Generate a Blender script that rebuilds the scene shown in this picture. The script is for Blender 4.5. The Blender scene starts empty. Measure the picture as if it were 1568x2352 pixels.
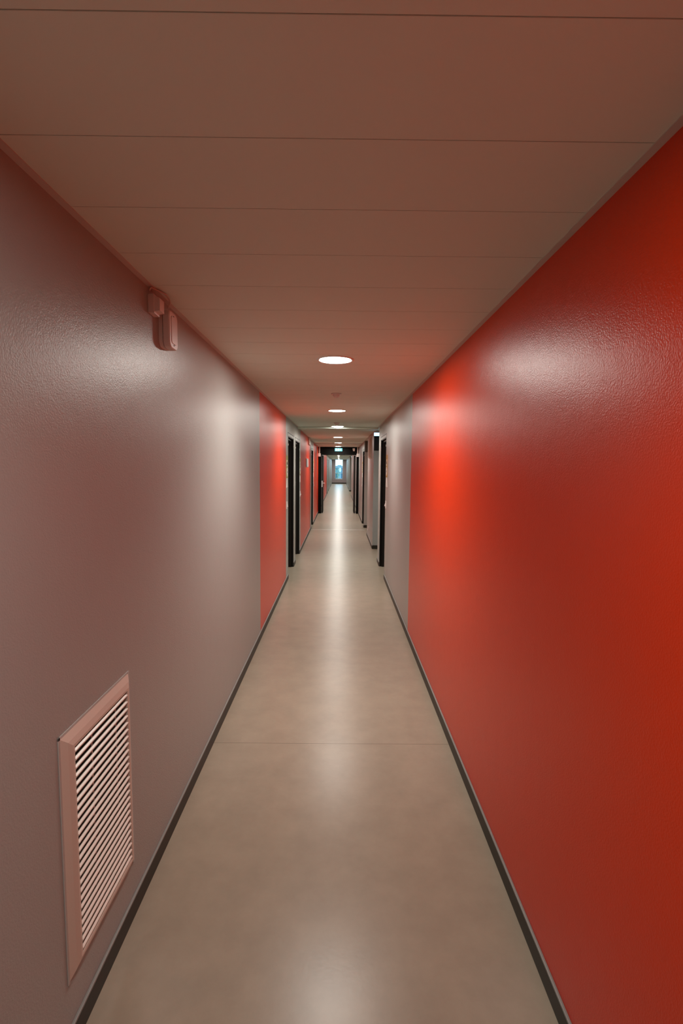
import bpy, bmesh, math, random
from mathutils import Vector, Matrix
random.seed(3)
PI = math.pi
S = bpy.context.scene
C = S.collection

# ------------------------------------------------------------------ camera, world, exposure
cam = bpy.data.cameras.new('camera')
cam.sensor_fit = 'VERTICAL'; cam.sensor_height = 36.0; cam.sensor_width = 24.0
cam.lens = 1153.9 / 2352 * 36.0
cam.clip_start = 0.02; cam.clip_end = 300
co = bpy.data.objects.new('camera', cam); C.objects.link(co)
EYE = 1.696
pitch, roll, yaw = 0.0900, 0.0095, 0.0049
fw = Vector((math.sin(yaw)*math.cos(pitch), math.cos(yaw)*math.cos(pitch), -math.sin(pitch)))
rr = Vector((math.cos(yaw), -math.sin(yaw), 0)); uu = rr.cross(fw)
r2 = rr*math.cos(roll) + uu*math.sin(roll); u2 = -rr*math.sin(roll) + uu*math.cos(roll)
co.matrix_world = Matrix(((r2.x, u2.x, -fw.x, 0), (r2.y, u2.y, -fw.y, 0), (r2.z, u2.z, -fw.z, EYE), (0, 0, 0, 1)))
S.camera = co

w = bpy.data.worlds.new('daylight'); S.world = w; w.use_nodes = True
wb = w.node_tree.nodes['Background']
wb.inputs['Color'].default_value = (0.42, 0.76, 1.0, 1); wb.inputs['Strength'].default_value = 4.2

S.view_settings.view_transform = 'Standard'; S.view_settings.look = 'None'
S.view_settings.gamma = 1.0; S.view_settings.use_curve_mapping = False
S.view_settings.exposure = 0.0
LAMP = 185.0                     # emission of the downlight diffusers
POWER = 7.5                    # watts of each downlight's beam
LAMPCOL = (1.0, 0.965, 0.885)
XL, XR, H = -0.7646, 0.6967, 2.4
Y0, Y1 = -3.2, 50.2

# ------------------------------------------------------------------ materials
def mat(name, col, rough=0.5, metal=0.0, spec=0.5, bump=None, var=None, emit=None, seams=None, coat=0.0):
    m = bpy.data.materials.new(name); m.use_nodes = True
    nt = m.node_tree; N = nt.nodes; L = nt.links; b = N['Principled BSDF']
    b.inputs['Base Color'].default_value = (*col, 1); b.inputs['Roughness'].default_value = rough
    b.inputs['Metallic'].default_value = metal; b.inputs['Specular IOR Level'].default_value = spec
    b.inputs['Coat Weight'].default_value = coat; b.inputs['Coat Roughness'].default_value = 0.25
    tc = N.new('ShaderNodeTexCoord')
    if var:                                        # (scale, amount, detail): mottling of the base colour
        n = N.new('ShaderNodeTexNoise'); n.inputs['Scale'].default_value = var[0]; n.inputs['Detail'].default_value = var[2]
        n.inputs['Roughness'].default_value = 0.65
        L.new(tc.outputs['Object'], n.inputs['Vector'])
        mr = N.new('ShaderNodeMapRange'); mr.inputs[1].default_value = 0.3; mr.inputs[2].default_value = 0.7
        mr.inputs[3].default_value = 1-var[1]; mr.inputs[4].default_value = 1+var[1]
        L.new(n.outputs['Fac'], mr.inputs[0])
        vm = N.new('ShaderNodeVectorMath'); vm.operation = 'SCALE'; vm.inputs[0].default_value = col
        L.new(mr.outputs[0], vm.inputs['Scale']); last = vm.outputs[0]
        if seams:
            sx = N.new('ShaderNodeSeparateXYZ'); L.new(tc.outputs['Object'], sx.inputs[0])
            for ys, hw, k in seams:
                a = N.new('ShaderNodeMath'); a.operation = 'COMPARE'; a.inputs[1].default_value = ys; a.inputs[2].default_value = hw
                L.new(sx.outputs['Y'], a.inputs[0])
                mx = N.new('ShaderNodeMix'); mx.data_type = 'RGBA'
                L.new(a.outputs[0], mx.inputs['Factor']); L.new(last, mx.inputs[6])
                mx.inputs[7].default_value = (col[0]*k, col[1]*k, col[2]*k, 1); last = mx.outputs[2]
        L.new(last, b.inputs['Base Color'])
    if bump:                                       # list of (scale, strength, distance)
        prev = None
        for sc, st, di in bump:
            n = N.new('ShaderNodeTexNoise'); n.inputs['Scale'].default_value = sc; n.inputs['Detail'].default_value = 3
            L.new(tc.outputs['Object'], n.inputs['Vector'])
            bp = N.new('ShaderNodeBump'); bp.inputs['Strength'].default_value = st; bp.inputs['Distance'].default_value = di
            L.new(n.outputs['Fac'], bp.inputs['Height'])
            if prev: L.new(prev, bp.inputs['Normal'])
            prev = bp.outputs[0]
        L.new(prev, b.inputs['Normal'])
    if emit:
        b.inputs['Emission Color'].default_value = (*emit[0], 1); b.inputs['Emission Strength'].default_value = emit[1]
    return m

WB = [(210, 0.6, 0.0014), (9, 0.25, 0.004)]
GREY = mat('grey_wall_paint', (0.368, 0.368, 0.350), 0.34, bump=WB)
RED = mat('red_wall_paint', (0.72, 0.034, 0.0), 0.31, spec=0.34, bump=WB)
PALE = mat('pale_grey_paint', (0.42, 0.41, 0.38), 0.35, bump=[(230, 0.25, 0.001)])
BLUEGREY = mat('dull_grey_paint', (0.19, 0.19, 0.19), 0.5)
CEIL = mat('ceiling_panel', (0.70, 0.765, 0.66), 0.65, bump=[(300, 0.15, 0.001)])
TRIMC = mat('ceiling_trim', (0.58, 0.50, 0.44), 0.5)
FLOOR = mat('linoleum', (0.345, 0.285, 0.215), 0.30, spec=0.28, var=(5.5, 0.09, 9), bump=[(60, 0.08, 0.002)],
            seams=[(2.948, 0.0016, 0.35), (4.89, 0.0016, 0.8)])
BASE = mat('skirting', (0.028, 0.023, 0.016), 0.45, spec=0.3)
CAULK = mat('sealant', (0.25, 0.25, 0.235), 0.4)
CAULKL = mat('pale_sealant', (0.50, 0.53, 0.51), 0.35)
HEADER = mat('header_black', (0.003, 0.003, 0.0025), 0.7, spec=0.08)
BLACK = mat('black_paint', (0.004, 0.0035, 0.003), 0.45, spec=0.25)
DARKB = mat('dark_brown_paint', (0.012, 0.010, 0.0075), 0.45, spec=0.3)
VENT = mat('vent_enamel', (0.66, 0.57, 0.49), 0.36)
SLAT = mat('slat_enamel', (0.84, 0.78, 0.70), 0.34)
VOID = mat('duct_dark', (0.01, 0.008, 0.006), 0.9)
WHITEP = mat('white_plastic', (0.74, 0.69, 0.66), 0.38)
WHITEP2 = mat('warm_plastic', (0.62, 0.49, 0.42), 0.35)
LED = mat('led_diffuser', (0.9, 0.9, 0.9), 0.5, emit=(LAMPCOL, LAMP))
RIM = mat('lamp_rim', (0.75, 0.72, 0.68), 0.5)
METAL = mat('brushed_metal', (0.82, 0.80, 0.78), 0.38, metal=0.55)
STEEL = mat('strip_metal', (0.80, 0.78, 0.74), 0.35, metal=0.8)
OLIVE = mat('olive_sign', (0.36, 0.34, 0.09), 0.4)
GOLD = mat('gold_sign', (0.44, 0.27, 0.05), 0.4)
SIGNW = mat('sign_white', (0.84, 0.81, 0.76), 0.4)
SIGNG = mat('sign_grey', (0.34, 0.33, 0.33), 0.4)
DARKDOT = mat('sign_dark', (0.05, 0.05, 0.04), 0.5)
GREENE = mat('exit_green', (0.0, 0.3, 0.2), 0.4, emit=((0.0, 0.55, 0.42), 1.0))
WHITEE = mat('exit_white', (0.7, 0.9, 0.95), 0.4, emit=((0.55, 0.95, 1.0), 1.7))
BLUEE = mat('exit_glow', (0.7, 0.9, 1.0), 0.4, emit=((0.35, 0.75, 1.0), 3.2))
TEAL = mat('exit_housing', (0.08, 0.22, 0.28), 0.4, emit=((0.05, 0.28, 0.38), 0.6))
FRAMEW = mat('window_enamel', (0.70, 0.78, 0.82), 0.35)
FACADE = mat('facade', (0.17, 0.26, 0.31), 0.8, var=(0.8, 0.2, 3))
FGLASS = mat('facade_glass', (0.01, 0.07, 0.12), 0.3)
PAVE = mat('paving', (0.3, 0.3, 0.3), 0.9, var=(2, 0.1, 3))
LEAF = mat('foliage', (0.10, 0.22, 0.12), 0.8, var=(3, 0.3, 3))
BARK = mat('bark', (0.12, 0.09, 0.07), 0.9)
OVALM = mat('white_oval', (0.85, 0.88, 0.9), 0.5)
OVALM.node_tree.nodes['Principled BSDF'].inputs['Transmission Weight'].default_value = 0.0
GLASS = bpy.data.materials.new('window_glass'); GLASS.use_nodes = True
_n = GLASS.node_tree.nodes; _l = GLASS.node_tree.links; _n.clear()
_o = _n.new('ShaderNodeOutputMaterial'); _t = _n.new('ShaderNodeBsdfTransparent'); _g = _n.new('ShaderNodeBsdfGlossy')
_m = _n.new('ShaderNodeMixShader'); _t.inputs[0].default_value = (0.93, 0.97, 0.98, 1); _g.inputs['Roughness'].default_value = 0.02
_m.inputs[0].default_value = 0.06
_l.new(_t.outputs[0], _m.inputs[1]); _l.new(_g.outputs[0], _m.inputs[2]); _l.new(_m.outputs[0], _o.inputs[0])
PAPER = bpy.data.materials.new('thin_paper'); PAPER.use_nodes = True
_n = PAPER.node_tree.nodes; _l = PAPER.node_tree.links; _n.clear()
_o = _n.new('ShaderNodeOutputMaterial'); _d = _n.new('ShaderNodeBsdfDiffuse'); _t = _n.new('ShaderNodeBsdfTranslucent')
_m = _n.new('ShaderNodeMixShader'); _m.inputs[0].default_value = 0.7
_d.inputs[0].default_value = (0.95, 0.95, 0.95, 1); _t.inputs[0].default_value = (0.98, 0.98, 0.98, 1)
_l.new(_d.outputs[0], _m.inputs[1]); _l.new(_t.outputs[0], _m.inputs[2]); _l.new(_m.outputs[0], _o.inputs[0])

# ------------------------------------------------------------------ helpers
class MB:
    def __init__(s): s.bm = bmesh.new()
    def box(s, x0, x1, y0, y1, z0, z1, bev=0.0, mi=0):
        if x0 > x1: x0, x1 = x1, x0
        if y0 > y1: y0, y1 = y1, y0
        t = bmesh.new()
        vs = [t.verts.new((x, y, z)) for x in (x0, x1) for y in (y0, y1) for z in (z0, z1)]
        for q in ((0, 1, 3, 2), (4, 6, 7, 5), (0, 4, 5, 1), (2, 3, 7, 6), (0, 2, 6, 4), (1, 5, 7, 3)):
            t.faces.new([vs[i] for i in q])
        if bev: bmesh.ops.bevel(t, geom=t.edges[:], offset=bev, segments=2, profile=0.6, affect='EDGES')
        s._merge(t, mi); return s
    def _merge(s, t, mi=0):
        for f in t.faces: f.material_index = mi
        me = bpy.data.meshes.new('tmp'); t.to_mesh(me); t.free()
        s.bm.from_mesh(me); bpy.data.meshes.remove(me)
    def poly(s, pts, mi=0):                         # one flat face
        f = s.bm.faces.new([s.bm.verts.new(p) for p in pts]); f.material_index = mi; return s
    def prism(s, pts, d, mi=0):                     # outline + extrusion vector d
        t = bmesh.new(); a = [t.verts.new(p) for p in pts]; b = [t.verts.new(Vector(p)+Vector(d)) for p in pts]
        t.faces.new(a); t.faces.new(b[::-1]); n = len(a)
        for i in range(n): t.faces.new([a[i], b[i], b[(i+1) % n], a[(i+1) % n]])
        bmesh.ops.recalc_face_normals(t, faces=t.faces[:]); s._merge(t, mi); return s
    def lathe(s, prof, c, n=48, axis='z'):          # prof: (r, h)
        t = bmesh.new(); rings = []
        for r, h in prof:
            if r <= 1e-6: rings.append([t.verts.new((0, 0, h))])
            else: rings.append([t.verts.new((r*math.cos(2*PI*i/n), r*math.sin(2*PI*i/n), h)) for i in range(n)])
        for a, b in zip(rings, rings[1:]):
            for i in range(n):
                j = (i+1) % n
                if len(a) == 1 and len(b) == 1: continue
                if len(a) == 1: t.faces.new([a[0], b[i], b[j]])
                elif len(b) == 1: t.faces.new([a[i], b[0], a[j]])
                else: t.faces.new([a[i], b[i], b[j], a[j]])
        bmesh.ops.recalc_face_normals(t, faces=t.faces[:])
        for v in t.verts: v.co += Vector(c)
        for f in t.faces: f.smooth = True
        s._merge(t); return s
    def tube(s, pts, r, n=10):
        t = bmesh.new(); P = [Vector(p) for p in pts]; rings = []
        for i, p in enumerate(P):
            d = (P[min(i+1, len(P)-1)] - P[max(i-1, 0)]).normalized()
            a = d.orthogonal().normalized() if i == 0 else (pa - d*pa.dot(d)).normalized()
            pa = a; b = d.cross(a)
            rings.append([t.verts.new(p + r*(a*math.cos(2*PI*k/n)+b*math.sin(2*PI*k/n))) for k in range(n)])
        for a, b in zip(rings, rings[1:]):
            for k in range(n): t.faces.new([a[k], b[k], b[(k+1) % n], a[(k+1) % n]])
        t.faces.new(rings[0][::-1]); t.faces.new(rings[-1])
        bmesh.ops.recalc_face_normals(t, faces=t.faces[:])
        for f in t.faces: f.smooth = True
        s._merge(t); return s
    def build(s, name, m, parent=None, smooth=False):
        me = bpy.data.meshes.new(name); s.bm.to_mesh(me); s.bm.free()
        for k in (m if isinstance(m, (list, tuple)) else [m]): me.materials.append(k)
        if smooth:
            for f in me.polygons: f.use_smooth = True
        o = bpy.data.objects.new(name, me); C.objects.link(o)
        if parent: o.parent = parent
        return o
def thing(name, label, cat, loc=(0, 0, 0), rz=0, group=None):
    o = bpy.data.objects.new(name, None); C.objects.link(o)
    o.location = loc; o.rotation_euler = (0, 0, rz); o.empty_display_size = 0.05
    o['label'] = label; o['category'] = cat
    if group: o['group'] = group
    return o
def tag(o, label, cat, group=None, kind=None):
    o['label'] = label; o['category'] = cat
    if group: o['group'] = group
    if kind: o['kind'] = kind
    return o
def struct(o, label, cat):
    return tag(o, label, cat, kind='structure')
def dup(root, loc, label, rz=None, group=None):
    r = root.copy(); C.objects.link(r); r.location = loc; r['label'] = label
    if rz is not None: r.rotation_euler = (0, 0, rz)
    if group: r['group'] = group
    for ch in list(root.children):
        c = ch.copy(); C.objects.link(c); c.parent = r
        for g in ch.children:
            d = g.copy(); C.objects.link(d); d.parent = c
    return r

# ------------------------------------------------------------------ floor and ceiling
NX = 1.9
b = MB(); b.box(XL-0.35, NX, Y0-0.2, Y1+0.2, -0.12, 0.0)
struct(b.build('floor', FLOOR), 'long beige linoleum corridor floor', 'floor')
b = MB(); b.box(XL, XR, 13.42, 13.47, 0.0, 0.004, 0.0012)
struct(b.build('trim_1', STEEL), 'thin bright metal joint strip across the floor', 'floor strip')

joint0, pitchp = 0.2518, 0.30
b = MB()
k = 0; y = joint0 - 12*pitchp
while y < Y1:
    a, c = y+0.0012, y+pitchp-0.0012
    if 8.85 < y+pitchp/2 < 9.1: pass
    b.box(XL+0.021, XR-0.021, a, min(c, Y1), H, H+0.02, 0.0008)
    y += pitchp
b.box(XL-0.35, NX, Y0-0.2, Y1+0.2, H+0.012, H+0.14)
struct(b.build('ceiling', CEIL), 'suspended ceiling of plain white cross panels', 'ceiling')
for s_, x0, x1, nm in ((-1, XL, XL+0.022, 'trim_2'), (1, XR-0.022, XR, 'trim_3')):
    b = MB(); b.box(x0, x1, Y0, Y1, H-0.0025, H+0.013)
    struct(b.build(nm, TRIMC), 'narrow edge profile of the ceiling along the %s wall' % ('left' if s_ < 0 else 'right'), 'ceiling trim')
b = MB(); b.box(XL+0.003, XR, 9.075, 9.10, H-0.024, H-0.002); b.box(XL+0.003, XR, 9.10, 9.36, H-0.022, H-0.002)
struct(b.build('trim_4', CEIL), 'raised cross band on the ceiling after the third downlight', 'ceiling trim')
b = MB(); b.box(XL+0.003, XR, 15.46, 15.54, H-0.006, H-0.001)
struct(b.build('trim_5', DARKB), 'thin dark joint across the ceiling', 'ceiling trim')

# ------------------------------------------------------------------ walls
HEAD = 2.143
DEP = 0.16
def wall(side, segs, name, label):
    """segs: (y0, y1, material index, kind, head)  kind: 'w' wall, 'd' door opening, 'n' niche"""
    b = MB(); x = XL if side < 0 else XR; t = side*0.2
    for y0, y1, mi, kd in segs:
        if kd == 'w': b.box(x, x+t, y0, y1, -0.02, H+0.01, mi=mi)
        elif kd == 'd':
            b.box(x, x+t, y0, y1, HEAD, H+0.01, mi=mi)
            b.box(x+side*DEP, x+t, y0, y1, -0.02, HEAD, mi=mi)
        elif kd == 'n':
            b.box(x+side*0.95, x+side*1.1, y0-0.1, y1+0.1, -0.02, H+0.01, mi=mi)
            b.box(x+side*0.2, x+side*1.0, y0-0.2, y0, -0.02, H+0.01, mi=mi)
            b.box(x+side*0.2, x+side*1.0, y1, y1+0.2, -0.02, H+0.01, mi=mi)
    return struct(b.build(name, [GREY, RED, PALE, BLUEGREY]), label, 'wall')
LSEG = [(Y0, 4.846, 0, 'w'), (4.846, 7.215, 1, 'w'), (7.215, 7.494, 2, 'w'), (7.494, 8.40, 2, 'd'), (8.40, 8.744, 2, 'w'),
        (8.744, 9.65, 2, 'd'), (9.65, 9.93, 2, 'w'), (9.93, 13.32, 1, 'w'), (13.32, 13.70, 2, 'w'), (13.70, 14.60, 2, 'd'),
        (14.60, 14.95, 2, 'w'), (14.95, 18.2, 1, 'w'), (18.2, 21.9, 0, 'w'), (21.9, 22.8, 2, 'd'), (22.8, 23.4, 2, 'w'),
        (23.4, 24.3, 2, 'd'), (24.3, 30.3, 1, 'w'), (30.3, 31.2, 2, 'd'), (31.2, 34.0, 0, 'w'), (34.0, 34.9, 2, 'd'),
        (34.9, 41.0, 0, 'w'), (41.0, 41.9, 2, 'd'), (41.9, Y1, 0, 'w')]
RSEG = [(Y0, 4.904, 1, 'w'), (4.904, 7.271, 0, 'w'), (7.271, 7.54, 2, 'w'), (7.54, 8.50, 2, 'd'), (8.50, 8.95, 2, 'w'),
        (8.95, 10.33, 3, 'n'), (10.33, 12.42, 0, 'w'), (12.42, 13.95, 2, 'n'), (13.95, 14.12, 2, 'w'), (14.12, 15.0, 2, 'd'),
        (15.0, 15.45, 2, 'w'), (15.45, 18.2, 0, 'w'), (18.2, 23.4, 0, 'w'), (23.4, 24.3, 2, 'd'), (24.3, 29.5, 0, 'w'),
        (29.5, 34.6, 2, 'n'), (34.6, 37.0, 0, 'w'), (37.0, 37.9, 2, 'd'), (37.9, 44.0, 0, 'w'), (44.0, 44.9, 2, 'd'), (44.9, Y1, 0, 'w')]
wall(-1, LSEG, 'wall_left', 'left corridor wall painted grey then red')
wall(1, RSEG, 'wall_right', 'right corridor wall painted red then grey')
b = MB(); b.box(XL-0.3, NX, Y0-0.2, Y0, -0.02, H+0.01)
struct(b.build('wall_back', GREY), 'grey wall behind the viewpoint', 'wall')
WX0, WX1, WZ0 = -0.421, 0.333, 0.462
b = MB(); b.box(XL-0.3, WX0, Y1, Y1+0.25, -0.02, H+0.1); b.box(WX1, NX, Y1, Y1+0.25, -0.02, H+0.1)
b.box(WX0, WX1, Y1, Y1+0.25, -0.02, WZ0)
struct(b.build('wall_end', mat('mauve_wall_paint', (0.31, 0.245, 0.25), 0.4)), 'grey wall with a tall window at the far end', 'wall')

# skirting, one continuous board per side, broken by openings
for side, segs, nm in ((-1, LSEG, 'baseboard_left'), (1, RSEG, 'baseboard_right')):
    b = MB(); x = XL if side < 0 else XR
    run = None; runs = []
    for y0, y1, mi, kd in segs:
        if kd == 'w':
            run = [run[0], y1] if run else [y0, y1]
        else:
            if run: runs.append(run)
            run = None
            if kd == 'n':
                b.box(x+side*0.94, x+side*0.95, y0, y1, 0, 0.07)
                b.box(x, x+side*0.95, y1-0.012, y1, 0, 0.075)
                b.box(x+side*0.0, x+side*0.95, y0, y0+0.012, 0, 0.07)
    if run: runs.append(run)
    for y0, y1 in runs: b.box(x, x-side*0.010, y0+0.002, y1-0.002, 0, 0.068, 0.002)
    o = struct(b.build(nm, BASE), 'low dark skirting along the %s wall' % ('left' if side < 0 else 'right'), 'baseboard')
    b = MB()
    for y0, y1 in runs: b.box(x, x-side*0.0095, y0+0.003, y1-0.003, 0.066, 0.0755, 0.002)
    b.build('sealant_bead', CAULK, o)
b = MB(); b.box(XL, XR, Y1-0.012, Y1, 0, 0.10)
struct(b.build('baseboard_end', BASE), 'dark skirting under the far window', 'baseboard')

# doors in their deep dark frames
nd = 0
for side, segs in ((-1, LSEG), (1, RSEG)):
    x = XL if side < 0 else XR
    for y0, y1, mi, kd in segs:
        if kd != 'd': continue
        nd += 1
        b = MB(); b.box(x+side*0.10, x+side*0.145, y0+0.035, y1-0.035, 0.006, HEAD-0.045, 0.002)
        d = struct(b.build('door_%d' % nd, DARKB), 'dark door set deep in the %s wall' % ('left' if side < 0 else 'right'), 'door')
        b = MB()                                   # lining
        b.box(x+side*0.002, x+side*0.16, y0-0.001, y0+0.012, 0, HEAD); b.box(x+side*0.002, x+side*0.16, y1-0.012, y1+0.001, 0, HEAD)
        b.box(x+side*0.002, x+side*0.16, y0, y1, HEAD-0.012, HEAD+0.001)
        b.build('door_frame', BLACK, d)
        b = MB()                                   # stop
        b.box(x+side*0.037, x+side*0.10, y0+0.010, y0+0.034, 0, HEAD-0.012, 0.002); b.box(x+side*0.037, x+side*0.10, y1-0.034, y1-0.010, 0, HEAD-0.012, 0.002)
        b.box(x+side*0.037, x+side*0.10, y0+0.03, y1-0.03, HEAD-0.04, HEAD-0.01, 0.002)
        b.build('door_stop', DARKB, d)
        b = MB(); e = 0.0035
        b.box(x-side*e, x+side*0.01, y0-0.001, y1+0.03, HEAD, HEAD+0.042, 0.001)
        b.box(x-side*e, x+side*0.01, y1, y1+0.04, 0.077, HEAD+0.042, 0.001); b.box(x-side*e, x+side*0.01, y0-0.04, y0, 0.077, HEAD+0.042, 0.001)
        b.build('casing', PALE, d)
        b = MB(); b.box(x-side*0.0045, x+side*0.01, y0-0.02, y1+0.04, HEAD+0.042, HEAD+0.050); b.build('shadow_gap', BLACK, d)  # black strip stands in for the shadow groove over the casing
        b = MB()
        for yy in ((y0+0.003), (y1-0.003)):
            b.box(x-side*0.008, x+side*0.012, yy-0.008, yy+0.008, 2.00, 2.03, 0.002)
        b.build('hinge_cap', METAL, d)
        b = MB(); b.tube([(x+side*0.10, y0+0.11, 1.05), (x+side*0.055, y0+0.11, 1.05), (x+side*0.055, y0+0.13, 1.05), (x+side*0.055, y0+0.23, 1.05)], 0.009)
        b.build('door_handle', METAL, d)

# black joint strips beside the third doors
b = MB(); b.box(XL, XL+0.004, 13.28, 13.36, 0.0, H)
struct(b.build('trim_6', BLACK), 'black joint strip up the left wall at the metal floor strip', 'wall trim')
b = MB(); b.box(XR-0.004, XR, 14.03, 14.10, 0.0, H)
struct(b.build('trim_7', BLACK), 'black joint strip up the right wall after the second recess', 'wall trim')

b = MB(); b.box(XR+0.004, XR+0.9, 10.315, 10.335, 2.03, H)  # dark panel added to paint the shade high on the recess end face
struct(b.build('shade_panel_1', DARKB), 'added dark panel for the shade at the top of the first right recess', 'wall trim')
b = MB(); b.box(XR+0.004, XR+0.9, 13.935, 13.955, 2.10, H)  # second recess: its upper shade is put in as a brown panel
struct(b.build('shade_panel_2', mat('recess_shade_brown', (0.10, 0.085, 0.065), 0.5)), 'added brown panel for the shade at the top of the second right recess', 'wall trim')
# ------------------------------------------------------------------ fire door frame at 18 m
FY = 18.15
b = MB()
b.box(XL, XR, FY, FY+0.14, 2.11, H, 0.004)
b.box(XL, XL+0.115, FY, FY+0.14, 0, 2.12, 0.004); b.box(XR-0.085, XR, FY, FY+0.14, 0, 2.12, 0.004)
struct(b.build('trim_8', HEADER), 'black frame and header of the open fire doors', 'door frame')
def fire_leaf(n, x0, x1, y0, y1, label, hs):
    b = MB(); b.box(x0, x1, y0, y1, 0.01, 2.10, 0.003)
    d = struct(b.build('door_%d' % n, DARKB), label, 'door')
    b = MB(); b.box(x0-0.001, x0+0.004, y0+0.001, y1, 0.02, 2.09); b.build('edge_strip', METAL if hs else DARKB, d)
    if hs:
        xc = (x0+x1)/2
        b = MB(); b.box(x0-0.008, x1-0.012, y0-0.005, y0+0.05, 0.95, 1.18, 0.004); b.build('lock_plate', METAL, d)
        h = MB(); h.tube([(x0-0.06, y0+0.03, 1.09), (x1+0.055, y0+0.03, 1.09)], 0.012)
        h.tube([(x0-0.06, y0+0.03, 1.09), (x0-0.06, y0+0.15, 1.09)], 0.012); h.tube([(x1+0.055, y0+0.03, 1.09), (x1+0.055, y0+0.15, 1.09)], 0.012)
        h.build('door_handle', METAL, d)
    return d
fire_leaf(nd+1, -0.645, -0.595, FY+0.16, FY+1.0, 'dark fire door leaf folded open on the left with a chrome lever', True)
fire_leaf(nd+2, 0.53, 0.58, FY+0.16, FY+1.0, 'dark fire door leaf folded open on the right', False)
# far frames seen through the fire doors (narrow light posts)
b = MB(); b.box(-0.10, 0.30, FY-0.012, FY, 2.115, 2.128, 0.003)
tag(b.build('door_coordinator', DARKB), 'thin metal closing rail along the bottom of the black header', 'door closer').location = (0.30, 0, 0)

# ------------------------------------------------------------------ downlights
LY = [0.42, 3.396, 6.425, 8.91, 12.2, 15.0, 17.72]
while LY[-1] < 43: LY.append(LY[-1]+2.9)
LY += [46.4, 48.8, -2.55]
dl = thing('downlight', 'x', 'lamp', (-0.035, LY[1], H), group='round downlights along the ceiling')
b = MB(); b.lathe([(0.103, 0.002), (0.103, -0.0035), (0.108, -0.006), (0.118, -0.006), (0.1225, -0.002), (0.1225, 0.0)], (0, 0, 0)); b.build('rim', RIM, dl)
b = MB(); b.lathe([(0.0, -0.0015), (0.1035, -0.0015)], (0, 0, 0)); b.build('diffuser', LED, dl)
la = bpy.data.lights.new('bulb', 'AREA'); la.shape = 'DISK'; la.size = 0.20; la.energy = POWER; la.color = LAMPCOL; la.spread = math.radians(125)
lo = bpy.data.objects.new('bulb', la); C.objects.link(lo); lo.parent = dl; lo.location = (0, 0, -0.008)
DIM = {}                                           # the lamps over and behind the viewpoint are weaker
for k_, f_ in ((0.42, 0.48), (-2.55, 0.25)):
    a_ = la.copy(); a_.energy = POWER*f_; e_ = LED.copy(); e_.name = 'led_diffuser_dim'
    e_.node_tree.nodes['Principled BSDF'].inputs['Emission Strength'].default_value = LAMP*f_; DIM[k_] = (a_, e_)
ords = {0: 'round flush downlight above the viewpoint', 1: 'nearest and largest round white downlight in the picture',
        2: 'second round white downlight between the first two smoke detectors', 3: 'third round white downlight just before the raised cross band',
        4: 'fourth round white downlight just after the cross band', 5: 'fifth round white downlight beside the thin dark ceiling joint',
        6: 'sixth round white downlight directly above the green exit sign'}
for i, yy in enumerate(LY):
    far = i > 6
    lab = ords.get(i, 'tiny round downlight seen in a row through the open fire doors')
    if yy < 0: lab = 'round downlight behind the viewpoint'
    loc = (-0.03-0.001*max(yy, 0), yy, H)
    if i == 3: loc = (-0.039, yy, H)
    if i == 1: dl.location = loc; dl['label'] = lab
    else:
        q = dup(dl, loc, lab)
        if yy in DIM:
            for c_ in q.children:
                if c_.type == 'LIGHT': c_.data = DIM[yy][0]
                if c_.name.startswith('diffuser'):
                    c_.data = c_.data.copy(); c_.data.materials[0] = DIM[yy][1]

# ------------------------------------------------------------------ smoke detectors
sd = thing('smoke_detector', 'small pale smoke detector between the first and second downlights', 'smoke detector', (-0.037, 4.946, H), group='ceiling smoke detectors')
b = MB(); b.lathe([(0.0, 0), (0.050, 0), (0.052, -0.006), (0.048, -0.010), (0.030, -0.011)], (0, 0, 0), 32); b.build('base', WHITEP, sd)
b = MB(); b.lathe([(0.036, -0.010), (0.034, -0.022), (0.024, -0.036), (0.012, -0.042), (0.0, -0.043)], (0, 0, 0), 32); b.build('sensor_head', WHITEP, sd)
b = MB(); b.lathe([(0.0, -0.046), (0.005, -0.045), (0.006, -0.040)], (0, 0, 0), 12); b.build('tip', SIGNW, sd)
dup(sd, (-0.05, 8.19, H), 'small smoke detector just in front of the third downlight')
dup(sd, (-0.05, 16.4, H), 'tiny smoke detector between the fifth and sixth downlights')
dup(sd, (-0.05, 21.8, H), 'tiny smoke detector just beyond the black header')

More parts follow.
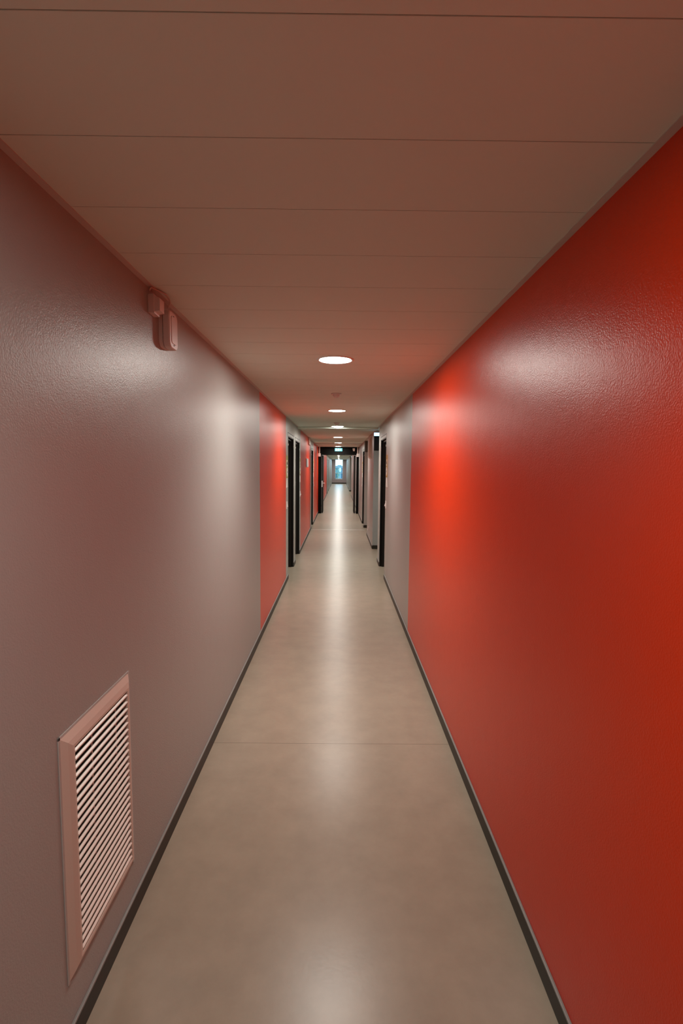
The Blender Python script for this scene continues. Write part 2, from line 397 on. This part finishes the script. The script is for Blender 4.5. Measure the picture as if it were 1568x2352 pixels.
# ------------------------------------------------------------------ louvred vents
def vent(name, label, w_, h_, p, m, ns, loc, rz, big=True, group=None):
    """local: x along wall, +y out of the wall, z up; origin at bottom centre on the wall"""
    t = thing(name, label, 'vent', loc, rz, group)
    W = w_/2
    out = [(-W, 0), (W, 0), (W, h_), (-W, h_)]
    rid = [(-W+m, m), (W-m, m), (W-m, h_-m), (-W+m, h_-m)]
    inn = [(-W+m+0.009, m+0.009), (W-m-0.009, m+0.009), (W-m-0.009, h_-m-0.009), (-W+m+0.009, h_-m-0.009)]
    b = MB()
    loops = [(out, 0.0), (out, 0.003), (rid, p), ([(a*1.0, c) for a, c in inn], p-0.001), (inn, 0.001)]
    # gently rounded bevel
    mid = [((o[0]*0.45+r[0]*0.55), (o[1]*0.45+r[1]*0.55)) for o, r in zip(out, rid)]
    loops.insert(2, (mid, p*0.72))
    for (la, ya), (lb, yb) in zip(loops, loops[1:]):
        for i in range(4):
            j = (i+1) % 4
            b.poly([(la[i][0], ya, la[i][1]), (la[j][0], ya, la[j][1]), (lb[j][0], yb, lb[j][1]), (lb[i][0], yb, lb[i][1])])
    bmesh.ops.remove_doubles(b.bm, verts=b.bm.verts[:], dist=1e-5); bmesh.ops.recalc_face_normals(b.bm, faces=b.bm.faces[:])
    b.build('frame', VENT, t)
    b = MB(); b.box(inn[0][0], inn[1][0], 0.0005, 0.002, inn[0][1], inn[2][1]); b.build('duct_backing', VOID, t)
    ih = inn[2][1]-inn[0][1]; st = ih/ns
    xw = inn[1][0]-0.001
    rise, dep, th = st*0.20, p*0.97, st*0.21
    for k in range(ns):
        zc = inn[0][1] + st*(k+0.5)
        # slat cross-section: rounded blade leaning outwards and down
        prof = []
        yo, zo = p*0.62, zc+rise*0.5; y1_, z1_ = dep-th*0.8, zc-rise*0.5
        d = Vector((y1_-yo, z1_-zo)); L_ = d.length; d.normalize(); n = Vector((-d.y, d.x))
        for a in range(0, 7):
            an = PI/2 - a*PI/6
            prof.append(Vector((y1_, z1_)) + th*(math.cos(an)*d*0.9 + math.sin(an)*n))
        prof.append(Vector((yo, zo)) - n*th*0.45); prof.append(Vector((yo, zo)) + n*th*0.45)
        b = MB(); b.prism([(-xw, q.x, q.y) for q in prof], (2*xw, 0, 0))
        b.build('slat', SLAT, t)
    for fx in (-0.58, 0.35):
        b = MB(); b.tube([(xw*fx, 0.008, inn[0][1]), (xw*fx, 0.008, inn[2][1])], 0.0022, 6); b.build('rod', WHITEP, t)
    if big:
        c = MB(); q = 0.008
        c.box(-W-q, -W+0.002, 0, 0.004, -q, h_+q, 0.0015); c.box(-W-q, W+q, 0, 0.003, h_-0.002, h_+q, 0.001); c.box(W-0.001, W+q, 0, 0.003, -q, h_+q, 0.001)
        c.build('sealant_bead', CAULKL, t)
    return t
vent('wall_vent', 'large pinkish white louvred vent low on the near left grey wall', 0.445, 0.727, 0.020, 0.036, 25,
     (XL, 1.545, 0.213), -PI/2)
v2 = vent('wall_vent', 'small pale louvred vent high on the right grey wall beyond the recess', 0.62, 0.47, 0.055, 0.05, 18,
     (XR, 11.25, 1.875), PI/2, big=False)

# ------------------------------------------------------------------ devices high on the left wall
# rounded emergency unit
def rrect(y0, y1, z0, z1, r, n=8):
    pts = []
    for cy, cz, a0 in ((y1-r, z1-r, 0), (y0+r, z1-r, PI/2), (y0+r, z0+r, PI), (y1-r, z0+r, 1.5*PI)):
        for k in range(n+1):
            a = a0 + k*PI/2/n; pts.append((cy+r*math.cos(a), cz+r*math.sin(a)))
    return pts
em = thing('alarm_sounder', 'tall rounded plastic alarm unit under the ceiling on the left wall', 'alarm', (XL, 2.235, 2.19))
EY0, EY1, EZ0, EZ1 = -0.058, 0.050, 0.004, 0.160
def stack(loops):
    b = MB(); vs = []
    for pts, x in loops: vs.append([b.bm.verts.new((x, y_, z_)) for y_, z_ in pts])
    n = len(vs[0])
    for a, c in zip(vs, vs[1:]):
        for i in range(n): b.bm.faces.new([a[i], c[i], c[(i+1) % n], a[(i+1) % n]])
    b.bm.faces.new(vs[0]); b.bm.faces.new(vs[-1]); bmesh.ops.recalc_face_normals(b.bm, faces=b.bm.faces[:]); return b
stack([(rrect(EY0, EY1, EZ0, EZ1, 0.030), 0), (rrect(EY0, EY1, EZ0, EZ1, 0.030), 0.015)]).build('base', WHITEP, em)
stack([(rrect(EY0+0.002, EY1-0.002, EZ0+0.002, EZ1-0.002, 0.028), 0.0165), (rrect(EY0, EY1, EZ0, EZ1, 0.030), 0.018),
       (rrect(EY0+0.0005, EY1-0.0005, EZ0+0.0005, EZ1-0.0005, 0.030), 0.041), (rrect(EY0+0.004, EY1-0.004, EZ0+0.004, EZ1-0.004, 0.026), 0.045)]).build('cover', WHITEP, em)
stack([(rrect(EY0+0.020, EY1-0.020, EZ0+0.020, EZ1-0.020, 0.014), 0.0445), (rrect(EY0+0.022, EY1-0.022, EZ0+0.022, EZ1-0.022, 0.012), 0.0475)]).build('front_lens', WHITEP, em)
b = MB()
for z_ in (0.020, 0.140):
    b = MB(); b.box(0.0445, 0.0465, -0.008, 0.0, z_-0.003, z_+0.003); b.build('screw', DARKDOT, em)
jb = thing('junction_box', 'small stepped plastic junction box beside the tall rounded unit on the left wall', 'box', (XL, 2.09, 2.297))
b = MB(); b.box(0, 0.025, -0.032, 0.030, 0, 0.074, 0.0025); b.build('base', WHITEP, jb)
b = MB(); b.prism([(0.024, -0.026, 0.010), (0.024, 0.026, 0.010), (0.045, 0.022, 0.014), (0.045, -0.022, 0.014)][:0] or
                  [(0.024, -0.026, 0.008), (0.045, -0.024, 0.012), (0.045, -0.024, 0.060), (0.024, -0.026, 0.068)], (0, 0.050, 0)); b.build('lid', WHITEP, jb)
b = MB(); b.tube([(0.030, 0.018, 0.026), (0.030, 0.045, 0.026)], 0.0085, 14); b.build('cable_gland', SIGNG, jb)
b = MB()
pts = []
P0, P1, P2, P3 = Vector((XL+0.012, 2.050, 2.380)), Vector((XL+0.012, 2.055, 2.420)), Vector((XL+0.070, 2.20, 2.402)), Vector((XL+0.050, 2.152, 2.345))
for k in range(15):
    t = k/14; q = P0*(1-t)**3 + P1*3*t*(1-t)**2 + P2*3*t*t*(1-t) + P3*t**3
    q.z = min(q.z, H-0.006); pts.append(q)
b.tube(pts, 0.0033, 10)
tag(b.build('cable', WHITEP2), 'thin cable looping under the ceiling over the small junction box', 'cable')

# ------------------------------------------------------------------ room signs and switches
def room_sign(label, side, yc, wd, colm, z0=1.385, z1=1.850):
    x = XL if side < 0 else XR
    t = thing('room_sign', label, 'sign', (x, yc, z0), 0, 'tall room number signs beside doors')
    s = -side; h = z1-z0; W = wd/2
    b = MB(); b.box(0, s*0.004, -W, W, h*0.30, h, 0.0008); b.build('panel', colm, t)
    b = MB(); b.box(s*0.004, s*0.0055, -W*0.55, W*0.55, h*0.66, h*0.80); b.box(s*0.004, s*0.0055, -W*0.75, W*0.25, h*0.72, h*0.86); b.build('figure', SIGNW, t)
    b = MB(); ell = [(s*0.004, W*0.8*math.cos(a*PI/12), h*0.485+h*0.145*math.sin(a*PI/12)) for a in range(24)]
    b.prism(ell, (s*0.0015, 0, 0)); z = b.build('figure', SIGNW, t)
    b = MB(); el2 = [(s*0.0052, W*0.22*math.cos(a*PI/8), h*0.485+h*0.035*math.sin(a*PI/8)) for a in range(16)]
    b.prism(el2, (s*0.001, 0, 0)); b.build('dot', DARKDOT, t)
    b = MB()
    for q in (-1, 1):
        b.prism([(0, q*W*0.15, h*0.30), (0, q*W*0.02, h*0.30), (0, q*W*0.45, 0), (0, q*W*0.9, 0)], (s*0.004, 0, 0))
    b.build('figure', SIGNW, t)
    return t
room_sign('olive and white room sign before the first left door', -1, 7.36, 0.23, OLIVE)
room_sign('ochre and white room sign before the near right door', 1, 7.42, 0.21, GOLD, 1.405, 1.874)
room_sign('narrow room sign just after the second left door', -1, 9.80, 0.20, OLIVE)
room_sign('far olive room sign after the third left door', -1, 14.80, 0.24, OLIVE)
room_sign('far pale room sign after the far right door', 1, 15.22, 0.24, GOLD)
def switch(label, side, yc, zc, first=None):
    x = XL if side < 0 else XR; s = -side
    t = thing('light_switch', label, 'switch', (x, yc, zc), 0, 'white light switches')
    b = MB(); b.box(0, s*0.009, -0.043, 0.043, -0.055, 0.055, 0.003); b.build('plate', WHITEP, t)
    b = MB(); b.prism([(s*0.008, -0.028, -0.028), (s*0.008, -0.028, 0.030), (s*0.022, -0.028, -0.02)], (0, 0.056, 0)); b.build('rocker', WHITEP, t)
    return t
switch('white light switch under the olive sign before the first left door', -1, 7.30, 1.128)
switch('white light switch under the ochre sign before the near right door', 1, 7.46, 1.138)
switch('white light switch just after the second left door', -1, 9.80, 1.16)
switch('tiny white light switch after the third left door', -1, 14.78, 1.15)
switch('tiny white light switch after the far right door', 1, 15.2, 1.15)
sk = thing('wall_socket', 'white socket low on the right grey wall before the second recess', 'socket', (XR, 11.75, 0.25))
b = MB(); b.box(0, -0.012, -0.045, 0.045, -0.04, 0.04, 0.003); b.build('plate', WHITEP, sk)
b = MB(); b.lathe([(0.0, 0.0), (0.022, 0.0), (0.022, 0.002)], (0, 0, 0), 20); o = b.build('socket_face', SIGNW, sk); o.rotation_euler = (0, -PI/2, 0); o.location = (-0.012, 0, 0)
nb = thing('notice_board', 'small grey notice panel on the red wall past the second left door', 'sign', (XL, 11.85, 1.68))
b = MB(); b.box(0, 0.014, -0.36, 0.36, 0, 0.195, 0.003); b.build('panel', SIGNG, nb)
b = MB(); b.box(0.013, 0.016, -0.30, 0.30, 0.02, 0.175); b.build('sheet', mat('notice_sheet', (0.42, 0.38, 0.37), 0.4), nb)
tk = thing('cable_trunking', 'pale boxed duct under the ceiling on the red left wall', 'duct', (XL, 12.55, 2.225))
b = MB(); b.box(0, 0.030, -0.30, 0.30, 0, 0.172, 0.004); b.build('cover', WHITEP2, tk)
b = MB(); b.box(0.029, 0.034, -0.28, -0.05, 0.01, 0.165); b.build('panel', mat('duct_panel', (0.5, 0.3, 0.25), 0.4), tk)

# door magnets with conduits at the fire frame
def magnet(label, side, x):
    t = thing('door_holder', label, 'door holder', (x, FY-0.02, 0), group='wall boxes with conduit beside the black frame')
    b = MB(); b.box(-0.022, 0.022, -0.02, 0.02, 2.16, H-0.003, 0.004); b.build('conduit', WHITEP2, t)
    b = MB(); b.box(-0.042, 0.042, -0.05, 0.02, 2.05, 2.165, 0.008); b.build('box', WHITEP, t)
magnet('white box under a short conduit at the top left of the black frame', -1, XL+0.045)
magnet('white box under a short conduit at the top right of the black frame', 1, XR-0.045)
sb = thing('alarm_box', 'small beige box mounted on the right end of the black header', 'box', (0.51, FY, 2.255))
b = MB(); b.box(-0.04, 0.04, -0.06, 0, 0.035, 0.10, 0.006); b.build('housing', WHITEP2, sb)
b = MB(); b.box(-0.028, 0.034, -0.05, 0, 0, 0.036, 0.006); b.build('lower_cap', WHITEP2, sb)

# ------------------------------------------------------------------ exit signs
ex = thing('exit_sign', 'lit green and white exit sign on the black header', 'exit sign', (-0.037, FY, 2.243))
b = MB(); b.box(-0.137, 0.137, -0.045, 0, 0, 0.112, 0.004); b.build('housing', TEAL, ex)
b = MB(); b.box(-0.122, 0.122, -0.047, -0.044, 0.010, 0.102); b.build('face', GREENE, ex)
y_ = -0.0475
def P2(pts): return [(a, y_, c) for a, c in pts]
b = MB(); b.prism(P2([(-0.100, 0.018), (-0.068, 0.018), (-0.060, 0.056), (-0.068, 0.094), (-0.100, 0.094)]), (0, -0.001, 0)); b.build('door_symbol', WHITEE, ex)
b = MB()
for pts in ([(-0.012, 0.078), (0.002, 0.078), (0.006, 0.086), (0.002, 0.094), (-0.012, 0.094), (-0.016, 0.086)],      # head
            [(-0.020, 0.072), (0.004, 0.074), (0.012, 0.046), (-0.006, 0.042)],                                      # trunk
            [(-0.020, 0.072), (-0.016, 0.066), (-0.040, 0.052), (-0.044, 0.058)], [(0.004, 0.074), (0.030, 0.060), (0.027, 0.054), (0.004, 0.064)],
            [(-0.006, 0.044), (0.004, 0.042), (-0.022, 0.018), (-0.036, 0.018), (-0.036, 0.023), (-0.026, 0.024)],
            [(0.002, 0.046), (0.012, 0.046), (0.026, 0.032), (0.018, 0.016), (0.010, 0.018), (0.016, 0.031)]):
    b.prism(P2(pts), (0, -0.001, 0))
b.build('running_figure', WHITEE, ex)
b = MB(); b.prism(P2([(0.045, 0.040), (0.070, 0.040), (0.070, 0.022), (0.104, 0.056), (0.070, 0.090), (0.070, 0.072), (0.045, 0.072)]), (0, -0.001, 0)); b.build('arrow', WHITEE, ex)
e2 = thing('exit_sign', 'bluish glowing sign seen edge on at the near right recess', 'exit sign', (0.722, 9.75, 2.292))
b = MB(); b.box(-0.062, 0.075, -0.012, 0.012, 0.0, 0.058, 0.004); b.build('light_panel', BLUEE, e2)
b = MB(); b.box(-0.062, 0.075, -0.016, 0.016, 0.058, 0.075, 0.003); b.tube([(0, 0, 0.07), (0, 0, 0.11)], 0.008); b.build('housing', WHITEP, e2)
dup(e2, (0.80, 31.6, 2.292), 'tiny bluish glowing sign at the far right recess beyond the fire doors')

# ------------------------------------------------------------------ end window and the outside
FYW = Y1+0.10
b = MB(); b.box(WX0, WX0+0.025, FYW, FYW+0.06, WZ0, H); b.box(WX1-0.025, WX1, FYW, FYW+0.06, WZ0, H)
b.box(WX0, WX1, FYW, FYW+0.06, WZ0, WZ0+0.05); b.box(WX0, WX1, FYW, FYW+0.06, H-0.03, H)
b.box(WX0, WX1, FYW+0.01, FYW+0.05, 1.035, 1.065); b.box(-0.155, -0.135, FYW+0.01, FYW+0.05, WZ0, 1.75); b.box(WX0, WX1, FYW+0.01, FYW+0.05, 1.70, 1.725)
wn = struct(b.build('window_1', FRAMEW), 'tall bright window at the far end of the corridor', 'window')
b = MB(); b.box(WX0+0.01, WX1-0.01, FYW+0.028, FYW+0.034, WZ0+0.01, H-0.01); b.build('pane', GLASS, wn)
b = MB(); b.box(WX0, WX1, Y1-0.01, FYW, WZ0-0.02, WZ0); b.build('window_sill', FRAMEW, wn)
b = MB(); b.prism([(0.075+0.115*math.cos(a*PI/20), FYW+0.040, 1.385+0.225*math.sin(a*PI/20)) for a in range(40)], (0, 0.004, 0))
tag(b.build('window_sticker', PAPER), 'white oval sticker on the far window', 'sticker')
b = MB(); b.box(-14, 14, Y1+0.3, Y1+40, -1.9, -1.7)
struct(b.build('ground', PAVE), 'pale paving outside the far window', 'ground')
bl = thing('office_building', 'pale blue building with a window grid outside the far window', 'building', (0, 66, -1.7))
b = MB(); b.box(-9, 9, 0, 6, 0, 3.4)
for xx in range(-8, 9, 2): b.box(xx-0.25, xx+0.25, -0.2, 0, 0, 3.6)
b.box(-9, 9, -0.25, 0, 3.2, 3.5); b.box(-9, 9, -0.12, 0, 0.9, 1.1); b.build('facade', FACADE, bl)
for xx in (-3, -1, 1, 3):
    b = MB(); b.box(xx-0.72, xx+0.72, -0.05, 0.01, 0.15, 0.88); b.build('window', FGLASS, bl)
    b = MB(); b.box(xx-0.72, xx+0.72, -0.05, 0.01, 1.3, 2.6); b.build('window', FGLASS, bl)
def tree(x, y, h, label, seed):
    random.seed(seed); t = thing('tree', label, 'tree', (x, y, -1.7))
    b = MB(); b.tube([(0, 0, 0), (0.05, 0, h*0.3), (0, 0.03, h*0.6)], 0.07); b.build('trunk', BARK, t)
    b = MB()
    for k in range(420):
        u = Vector((random.gauss(0, 1), random.gauss(0, 1), random.gauss(0, 1))).normalized()*random.uniform(0.5, 1)
        c = Vector((u.x*h*0.22, u.y*h*0.22, h*0.70+u.z*h*0.28)); a = Vector((random.uniform(-1, 1), random.uniform(-1, 1), random.uniform(-1, 1))).normalized()
        d = a.orthogonal().normalized(); s_ = 0.07
        b.poly([c+a*s_, c+d*s_*0.5, c-a*s_, c-d*s_*0.5])
    b.build('foliage', LEAF, t)
tree(-0.55, 58.5, 3.6, 'loose green tree outside the left half of the far window', 5)
